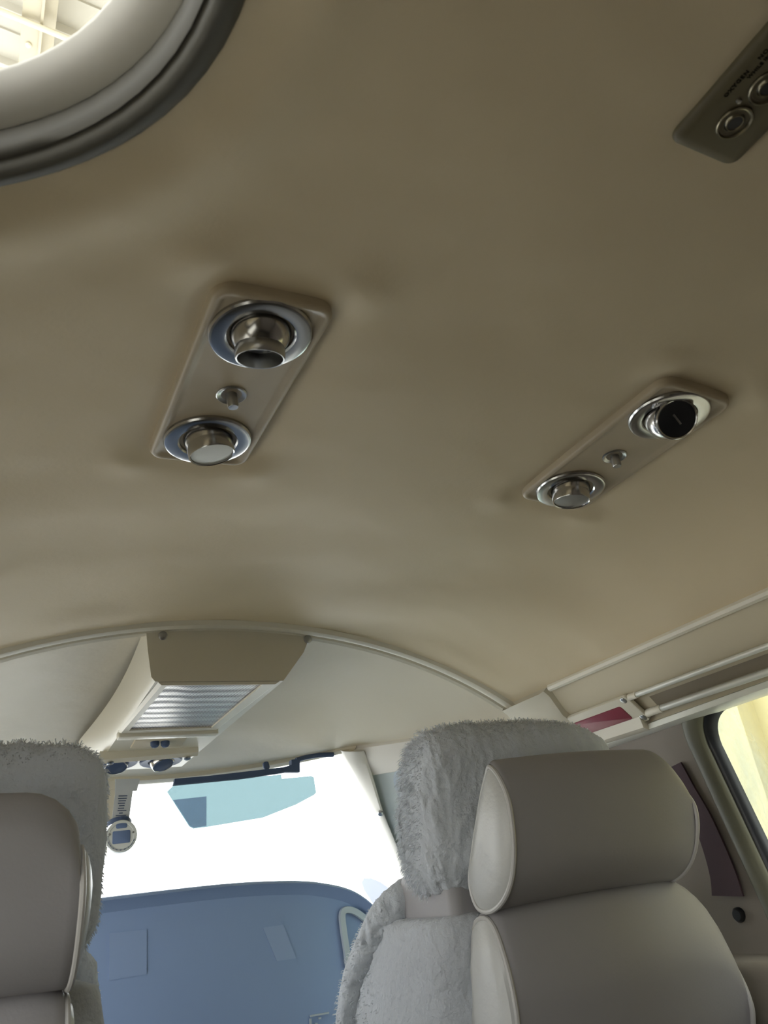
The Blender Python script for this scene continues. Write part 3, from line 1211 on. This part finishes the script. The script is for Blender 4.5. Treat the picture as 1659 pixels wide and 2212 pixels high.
up = V((0, 0, 1))
vq = Frame(q.p(0, 0, .0012), (1, 0, 0), q.n)
vs_ = 1 if vq.v.z > 0 else -1
M['dialwin'] = mat('dial_window', (.12, .17, .29, 1), .5, spec=.2)
bm = NB()
box(bm, vq, -.0135, .0135, *(sorted((vs_ * -.011, vs_ * .008))), 0, .0008, .002)
obj('window', bm, M['dialwin'], dial, label='dark rectangular dial window')
bm = NB()
box(bm, vq, -.0085, .0085, *(sorted((vs_ * .0115, vs_ * .0195))), 0, .0008, .0025)
obj('top_window', bm, M['dialwin'], dial, label='small dark window at the top of the dial')
for dx in (-.0178, .0178):
    screw(Frame(vq.p(dx, vs_ * .004, 0), (1, 0, 0), q.n), .0018, dial)
bm = NB()
for k in range(26):
    t = math.radians(200 + 140 * k / 25)
    c, s = math.cos(t), math.sin(t) * vs_
    a = vq.p(.0208 * c, .0208 * s, .0009)
    box(bm, Frame(a, vq.u * c + vq.v * s, vq.n), -.0009, .0009, -.0005, .0005 if k % 3 else .0009, 0, .0003)
obj('dial_print', bm, M['navy'], dial, smooth=False, label='tiny print round the lower rim')
bm = NB()
px_slab(bm, [(218, 1714), (226, 1712), (229, 1724), (222, 1752), (212, 1742)], CY_ + .045, .01)
obj('bezel_back', bm, M['navy'], root, smooth=False, label='dark compass back')

# ================================================================== INSTRUMENT PANEL
IY = 1.42
root = thing('instrument_panel', (.3, IY, -.9), 'dark blue grey instrument panel with rounded right shoulder under the windshield', 'instrument panel')
top = [(-.255, -.02), (-.235, .03), (-.18, .041), (.0, .041), (.2, .042), (.40, .040), (.52, .032), (.58, .022), (.635, .004), (.675, -.026), (.70, -.065), (.715, -.12), (.722, -.2)]
tp = catmull([V((x, 0, z)) for x, z in top], 6)
bm = NB()
rings = []
for dy, dz, ds in ((.025, -.022, .0), (.012, -.010, 0), (.0, -.004, .0), (.004, .0, 0), (.03, .002, 0), (.12, -.002, .0), (.25, -.02, .01), (.40, -.06, .02), (.5, -.16, .03)):
    rings.append([V((p.x - ds * (p.x - .3), IY + dy - .05 * ((p.x - .3) / .45) ** 2 * 0, p.z + dz)) for p in tp])
loft(bm, rings, False)
obj('glareshield', bm, M['panel'], root, angle=50)
bm = NB()
face = [V((p.x, IY + .024, p.z - .020)) for p in tp]
bot = [V((min(max(p.x, -.255), .72), IY + .05, -.9)) for p in tp]
mid = [a.lerp(b, .25) for a, b in zip(face, bot)]
loft(bm, [face, mid, bot], False)
obj('panel_face', bm, M['panel'], root, angle=60)


def on_face(px, py, out=0):
    p = at_y(px, py, IY + .024)
    y = IY + .024 + .026 * max(0, (.02 - p.z)) / .92 - out
    return at_y(px, py, y)


def face_slab(bm, pts, out, d):
    poly_slab(bm, [on_face(a, b, out) for a, b in pts], (0, d, 0))


bm = NB()
path = [on_face(a, b, .004) for a, b in [(752, 2090), (747, 2050), (741, 2010), (738, 1978), (743, 1967), (757, 1966), (775, 1975), (795, 1992), (806, 2004)]]
path = catmull(path, 5)
rings = []
for i, p in enumerate(path):
    t = (path[min(i + 1, len(path) - 1)] - path[max(i - 1, 0)]).normalized()
    n = t.cross(V((0, 1, 0))).normalized()
    rings.append([p + n * .006, p + n * .005 + V((0, -.006, 0)), p - n * .005 + V((0, -.006, 0)), p - n * .006])
loft(bm, rings, False)
obj('bezel', bm, M['panel_light'], root, label='pale inverted V bezel at the right of the panel')
bm = NB()
face_slab(bm, [(236, 2016), (317, 2008), (317, 2104), (236, 2118)], .0012, .001)  # reflection on the panel, built as a thin lighter slab
obj('screen', bm, M['panel_screen'], root, smooth=False, label='faintly lighter rectangular screen')
bm = NB()
face_slab(bm, [(568, 2004), (612, 1998), (640, 2070), (598, 2076)], .0012, .001)  # second reflection, a slanted lighter slab
obj('screen', bm, M['panel_screen'], root, smooth=False, label='faint slanted lighter patch')
bm = NB()
face_slab(bm, [(670, 2193), (711, 2186), (711, 2190), (671, 2197)], .004, .003)
face_slab(bm, [(669, 2201), (673, 2200), (674, 2240), (670, 2240)], .004, .003)
face_slab(bm, [(689, 2198), (694, 2197), (694, 2201), (689, 2202)], .004, .003)
face_slab(bm, [(681, 2210), (686, 2209), (686, 2216), (681, 2217)], .004, .003)
obj('placard', bm, M['panel_light'], root, smooth=False, label='pale placard marks low on the panel')

# control yoke top just showing at the bottom edge
# ================================================================== SEATS
random.seed(4)


def strands(bm, base_faces, count, length, width, cond=None, down=.35):
    """short wool locks rooted on the given faces (list of (centre, normal, corners))"""
    tot = []
    acc = 0
    for c, n, q, ar in base_faces:
        acc += ar
        tot.append(acc)
    import bisect
    for _ in range(count):
        k = bisect.bisect(tot, random.random() * acc)
        c, n, q, ar = base_faces[min(k, len(base_faces) - 1)]
        u, v = random.random(), random.random()
        p = (q[0] * (1 - u) + q[1] * u) * (1 - v) + (q[3] * (1 - u) + q[2] * u) * v
        L = (length(p, n) if callable(length) else length) * random.uniform(.6, 1.3)
        if L < .0022:
            continue
        t = V((random.gauss(0, 1), random.gauss(0, 1), random.gauss(0, 1)))
        t = (t - n * t.dot(n)).normalized()
        d = (n * .8 + t * .55 + V((0, .15, -down))).normalized()
        s = d.cross(t if abs(d.dot(t)) < .9 else V((1, 0, 0))).normalized() * width
        p1 = p + d * L * .5 + t * L * .12
        p2 = p + d * L * .85 - t * L * .15 + V((0, 0, -.2 * L))
        a = [bm.verts.new(x) for x in (p - n * .001 - s, p - n * .001 + s, p1 + s * .8, p1 - s * .8, p2)]
        bm.faces.new((a[0], a[1], a[2], a[3]))
        bm.faces.new((a[3], a[2], a[4]))


def face_list(bm, cond=None):
    bmesh.ops.recalc_face_normals(bm, faces=bm.faces)
    bm.normal_update()
    out = []
    for f in bm.faces:
        if len(f.verts) != 4:
            continue
        c = f.calc_center_median()
        if cond is None or cond(c, f.normal):
            out.append((c.copy(), f.normal.copy(), [v.co.copy() for v in f.verts], f.calc_area()))
    return out


def wool(p, amp):
    q = V((p.x, p.y, p.z * .35))
    return (noise.noise(p * 38) * .5 + noise.noise(q * 110) * .7 + noise.noise(q * 230) * .35) * amp


def curl(p):
    q = V((p.x * 95, p.y * 95, p.z * 42)) + noise.noise_vector(p * 45) * .9
    return .5 - 1.6 * abs(noise.noise(q)) + .35 * noise.noise(p * 260)


HEAD = [(.668, .093), (.660, .0995), (.648, .088), (.640, .068), (.640, .045), (.645, .018), (.656, -.006), (.676, -.024), (.702, -.033), (.724, -.028), (.730, -.006), (.716, .022), (.699, .050), (.683, .075)]


def front_seat(xin, s, label, dz=0.0, rin=.006, rout=.034):
    X = lambda w: xin + s * w
    root = thing('front_seat', (X(.14), .85, -.9), label, 'seat', 'front seats')
    # ---- headrest pad
    prof = catmull([V((0, y, z + dz)) for y, z in HEAD], 5, True)
    cen = sum(prof, V()) / len(prof)

    def sec(w, k, push=0):
        dd = 0
        if w < rin:
            dd = rin * (1 - math.sqrt(max(0, 1 - min(1, (rin - max(w, 0)) / rin) ** 2)))
        if w > W - rout:
            dd = rout * (1 - math.sqrt(max(0, 1 - min(1, (min(w, W) - W + rout) / rout) ** 2)))
        out = []
        for p in prof:
            z = p.z - dd * smooth01(-.01, .095, p.z - dz)
            out.append(V((X(w), cen.y + (p.y - cen.y) * k, cen.z + (z - cen.z) * k)))
        return out
    W = .238
    bm = NB()
    mids = [rin * t for t in (.1, .25, .5, .75)] + [rin + (W - rin - rout) * i / 9 for i in range(10)] + [W - rout + rout * t for t in (.25, .45, .6, .75, .87, .95)]
    loft(bm, [sec(.002, .985)] + [[p + V((0, -.004 * math.sin(math.pi * w / W) ** .5, .003 * math.sin(math.pi * w / W))) for p in sec(w, 1)] for w in mids] + [sec(W - .002, .985)], True)
    hr = obj('headrest', bm, M['leather'], root, angle=50)
    for w0, d in ((.0, -1), (W, 1)):
        bm = NB()
        loft(bm, [sec(w0, .985), sec(w0 + d * .003, .93), sec(w0 + d * .0065, .75), sec(w0 + d * .009, .45), sec(w0 + d * .010, .1)], True, False, True)
        obj('side_panel', bm, M['leather_side'], hr, label='paler creased leather side')
        bm = NB()
        tube(bm, [p for p in sec(w0, 1.0)], .0024, 8, closed=True)
        obj('piping', bm, M['piping'], hr, label='pale piping')
    # ---- seat back
    back = [(.735, -.034), (.716, -.026), (.700, -.035), (.690, -.065), (.687, -.095), (.690, -.124), (.706, -.2), (.74, -.33), (.79, -.5), (.80, -.56), (.88, -.56), (.89, -.5), (.83, -.3), (.764, -.124), (.742, -.07)]
    bp = catmull([V((0, y, z + dz)) for y, z in back], 4, True)
    bcen = V((0, .76, -.25 + dz))
    WB = .290

    def bsec(w, k=1.0):
        out = []
        for p in bp:
            dd = 0
            if w > WB - .075:
                t = (w - WB + .075) / .075
                dd = .075 * (1 - math.sqrt(max(0, 1 - t * t)))
            if w < .03:
                t = (.03 - w) / .03
                dd = max(dd, .012 * (1 - math.sqrt(max(0, 1 - t * t))))
            f = smooth01(-.25, -.03, p.z - dz)
            q = V((X(w), p.y, p.z - dd * f))
            out.append(V((q.x, bcen.y + (q.y - bcen.y) * k, bcen.z + (q.z - bcen.z) * k)))
        return out
    bm = NB()
    ws = [0, .004, .01, .02, .03] + [.03 + (WB - .105) * i / 10 for i in range(1, 11)] + [WB - .075 + .075 * t for t in (.2, .4, .55, .7, .8, .9, .96, 1)]
    loft(bm, [[p + V((0, -.008 * math.sin(math.pi * min(max(w / WB, 0), 1)) ** .6, 0)) for p in bsec(w)] for w in ws], True)
    sb = obj('seat_back', bm, M['leather'], root, angle=50)
    for w0, d in ((0, -1), (WB, 1)):
        bm = NB()
        loft(bm, [bsec(w0), [p + V((s * d * .005, 0, 0)) for p in bsec(w0, .97)], [p + V((s * d * .009, 0, 0)) for p in bsec(w0, .85)], [p + V((s * d * .010, 0, 0)) for p in bsec(w0, .4)]], True, False, True)
        obj('side_panel', bm, M['leather_side'], sb, label='paler creased leather side')
        bm = NB()
        tube(bm, bsec(w0), .0026, 8, closed=True)
        obj('piping', bm, M['piping'], sb, label='pale piping')
    # ---- neck block between headrest and seat back
    bm = NB()
    box(bm, Frame((X(.10), .79, -.02 + dz), (1, 0, 0), (0, 0, 1)), -.112, .09, -.04, .076, -.08, .03, .012)
    obj('headrest_post', bm, M['leather'], root)
    # ---- sheepskin over the headrest
    bm = NB()
    rings = []
    N = 150
    L = 110
    w0, w1 = -.030, .230
    for i in range(L + 1):
        u = -1 + 2 * i / L
        w = (w0 + w1) / 2 + (w1 - w0) / 2 * math.copysign(1 - (1 - abs(u)) ** 1.6, u)
        e = abs((w - (w0 + w1) / 2) / ((w1 - w0) / 2))
        k = max(.0, 1 - e ** 7) ** .42
        k = .32 + .68 * k if i not in (0, L) else .05
        r = []
        for j in range(N):
            t = 2 * math.pi * j / N
            c_, s_ = math.cos(t), math.sin(t)
            a = math.copysign(abs(c_) ** .62, c_) * .056 * k
            b = math.copysign(abs(s_) ** .62, s_) * .086 * (1 - (1 - k) * .75)
            z = .062 + b
            y = .779 + a - .30 * (z - .062) * (1 if z > .062 else .35)
            if z > .10:
                z -= .016 * smooth01(.12, .25, w)
            p = V((X(w), y, z + dz + .004))
            p += V((c_ * .8, c_, s_)) * (wool(p, .0036) + .0060 * smooth01(-.3, .4, c_) * curl(p))
            r.append(p)
        rings.append(r)
    loft(bm, rings, True, True, True)
    fl = face_list(bm)

    def ln(p, n):
        front = smooth01(.745, .79, p.y + .30 * (p.z - dz - .062))
        return .0005 + .0080 * front + .005 * smooth01(.12, .15, p.z - dz)
    strands(bm, fl, 22000, ln, .0005)
    obj('headrest_cover', bm, M['fleece'], root, angle=180, label='fluffy white sheepskin over the headrest')
    # ---- sheepskin over the seat back
    lev = [(-.62, -.02, .29, .90, 1.10), (-.40, -.04, .305, .83, 1.09), (-.26, -.046, .305, .79, 1.05), (-.17, -.046, .305, .765, 1.00), (-.125, -.044, .305, .752, .985), (-.09, -.040, .305, .742, .955), (-.065, -.038, .305, .737, .925), (-.045, -.034, .30, .735, .905), (-.038, -.032, .27, .737, .90), (-.034, -.022, .24, .742, .885), (-.032, .01, .2, .75, .85)]
    bm = NB()
    dl = []
    for a, b in zip(lev, lev[1:]):
        n = max(1, int(abs(b[0] - a[0]) / .005))
        for k in range(n):
            dl.append([a[m] + (b[m] - a[m]) * k / n for m in range(5)])
    dl.append(list(lev[-1]))
    rings = []
    for z, a, b, y0, y1 in dl:
        cxw, cy = (a + b) / 2, (y0 + y1) / 2
        r = []
        for j in range(180):
            t = 2 * math.pi * j / 180
            c_, s_ = math.cos(t), math.sin(t)
            p = V((X(cxw + math.copysign(abs(c_) ** .28, c_) * (b - a) / 2), cy + math.copysign(abs(s_) ** .34, s_) * (y1 - y0) / 2, z + dz))
            p += V((c_, s_, .3)) * (wool(p, .0040) * (1 if p.y > .8 else .4) + .004 * smooth01(y1 - .07, y1 - .02, p.y) * curl(p))
            r.append(p)
        rings.append(r)
    loft(bm, rings, True, False, True)
    # raised front lip of the cover
    lip = catmull([V((X(-.044), .975, -.135 + dz)), V((X(-.042), .948, -.09 + dz)), V((X(-.034), .905, -.050 + dz)), V((X(-.022), .880, -.026 + dz)), V((X(.0), .868, -.012 + dz)), V((X(.04), .868, -.010 + dz)), V((X(.12), .87, -.012 + dz)), V((X(.18), .87, -.03 + dz))], 16)
    nb = NB()
    tube(nb, lip, lambda t: .013 + .006 * smooth01(.1, .5, t), 26)
    for v in nb.verts:
        v.co += V((1, .5, 1)) * (wool(v.co, .0030) + .003 * curl(v.co))
    me = bpy.data.meshes.new('tmp')
    nb.to_mesh(me)
    nb.free()
    bm.from_mesh(me)
    bpy.data.meshes.remove(me)
    fl = face_list(bm, lambda c, n: c.z - dz > -.3 and (c.y > .80 or c.z - dz > -.05))

    def ln2(p, n):
        return .0005 + .006 * smooth01(.86, .93, p.y) * (1 if n.y > .1 else .5)
    strands(bm, fl, 14000, ln2, .0005, down=.2)
    obj('seat_cover', bm, M['fleece'], root, angle=180, label='fluffy white sheepskin over the seat back')
    # ---- cushion and legs
    bm = NB()
    box(bm, Frame((X(.14), 1.06, -.60), (1, 0, 0), (0, 0, 1)), -.165, .165, -.20, .22, -.07, .07, .04)
    obj('cushion', bm, M['leather'], root)
    for dx in (-.15, .15):
        for dy in (.92, 1.2):
            bm = NB()
            box(bm, Frame((X(.14) + dx, dy, -.78), (1, 0, 0), (0, 0, 1)), -.015, .015, -.015, .015, -.12, .13)
            obj('leg', bm, M['satin'], root, smooth=False)
    return root


front_seat(.455, 1, 'right front seat seen from behind, grey leather back with whole headrest and sheepskin cover')
front_seat(.078, -1, 'left front seat cut off by the photo edge, in deep shade with backlit sheepskin', -.004, .04, .04)

# ================================================================== RIGHT WALL FITTINGS
def wp(px, py, off=0):
    """point where a sight line meets the right wall"""
    x = .80
    for _ in range(60):
        p = at_x(px, py, x)
        x = .5 * x + .5 * (wall_x(min(max(p.z, -.9), .236)) - off)
    return at_x(px, py, x)


# curtain tracks: two parallel rods, along the wall
def rail(z, y0, label, r=.0036):
    x = wall_x(z) - .008
    root = thing('curtain_rail', (x, .4, z), label, 'curtain rail', 'curtain rails on the right wall')
    bm = NB()
    tube(bm, [V((x, -.55, z)), V((x, .2, z)), V((x, y0 - .025, z))], r, 12)
    obj('rod', bm, M['rail'], root)
    bm = NB()
    tube(bm, [V((x, y0 - .028, z)), V((x, y0 - .004, z)), V((x + .002, y0, z))], r + .001, 12)
    obj('end_sleeve', bm, M['plastic'], root, label='cream end sleeve')
    return root


rail(.1885, .795, 'upper thin pale curtain rail running back from the red lens plate')
rail(.1665, .780, 'lower pale curtain rail just above the right window', .0044)
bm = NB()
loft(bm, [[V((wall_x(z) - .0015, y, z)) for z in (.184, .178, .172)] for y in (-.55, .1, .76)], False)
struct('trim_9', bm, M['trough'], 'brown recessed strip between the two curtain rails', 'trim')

# red lens plate
c0, c1, c2, c3 = wp(1205, 1552), wp(1347, 1497), wp(1402, 1543), wp(1262, 1600)
ctr = V((.7985, .853, .1785))
ax = V((0, -1, 0))
dn = V((.043, 0, -.040)).normalized()
nr = ax.cross(dn)
if nr.x > 0:
    nr = -nr
fr = Frame(ctr + nr * .004, ax, nr)
root = thing('lens_plate', ctr, 'beige plate with dark red lens fixed on the wall ahead of the curtain rails', 'sign')
bm = NB()
box(bm, fr, -.072, .072, -.024, .024, -.004, .003, .004)
obj('plate', bm, M['plastic'], root)
bm = NB()
box(bm, fr, -.054, .050, -.0125, .0125, .001, .0042, .004)
lens = obj('lens', bm, M['red'], root, label='dark red translucent lens')
vs_ = 1 if fr.v.z > 0 else -1
for a, b in ((-.066, vs_ * .002), (.064, vs_ * .019), (.066, vs_ * -.016)):
    screw(Frame(fr.p(a, b, .003), ax, nr), .0048, root)

# seat belt strap
path = [wp(1462, 1652, .004), wp(1490, 1710, .005), wp(1520, 1770, .006), wp(1548, 1840, .007), wp(1566, 1895, .008), wp(1574, 1935, .009)]
path = catmull(path, 6)
bm = NB()
rings = []
for i, p in enumerate(path):
    w = .010 + .014 * i / len(path)
    t = (path[min(i + 1, len(path) - 1)] - path[max(i - 1, 0)]).normalized()
    n = V((-1, 0, 0))
    b = t.cross(n).normalized()
    rings.append([p + b * w, p + b * w + n * .003, p - b * w + n * .003, p - b * w])
loft(bm, rings, True, True, True)
o = obj('seat_belt', bm, M['belt'], None, loc=path[-1])
tag(o, 'dark maroon seat belt webbing hanging on the right wall behind the seat', 'seat belt')
p = wp(1598, 1976, .0)
bm = NB()
lathe(bm, Frame(p, (0, 1, 0), (-1, 0, 0)), [(.0085, -.002), (.0085, .003), (.006, .006), (.001, .006)], 20)
o = obj('belt_anchor', bm, M['black'], None, loc=p)
tag(o, 'round dark belt anchor bolt low on the right wall', 'bolt')
# pillar screw beside the windshield
p = A0.lerp(A1, .48) + V((.010, -.024, .004))
p = at_y(822, 1757, 1.452)
bm = NB()
lathe(bm, Frame(p, (1, 0, 0), (-.62, -.55, -.55)), [(.006, -.008), (.006, .002), (.004, .004), (.001, .004)], 16)
o = obj('coat_hook', bm, M['satin'], None, loc=p)
tag(o, 'small dark button on the right windshield pillar', 'button')
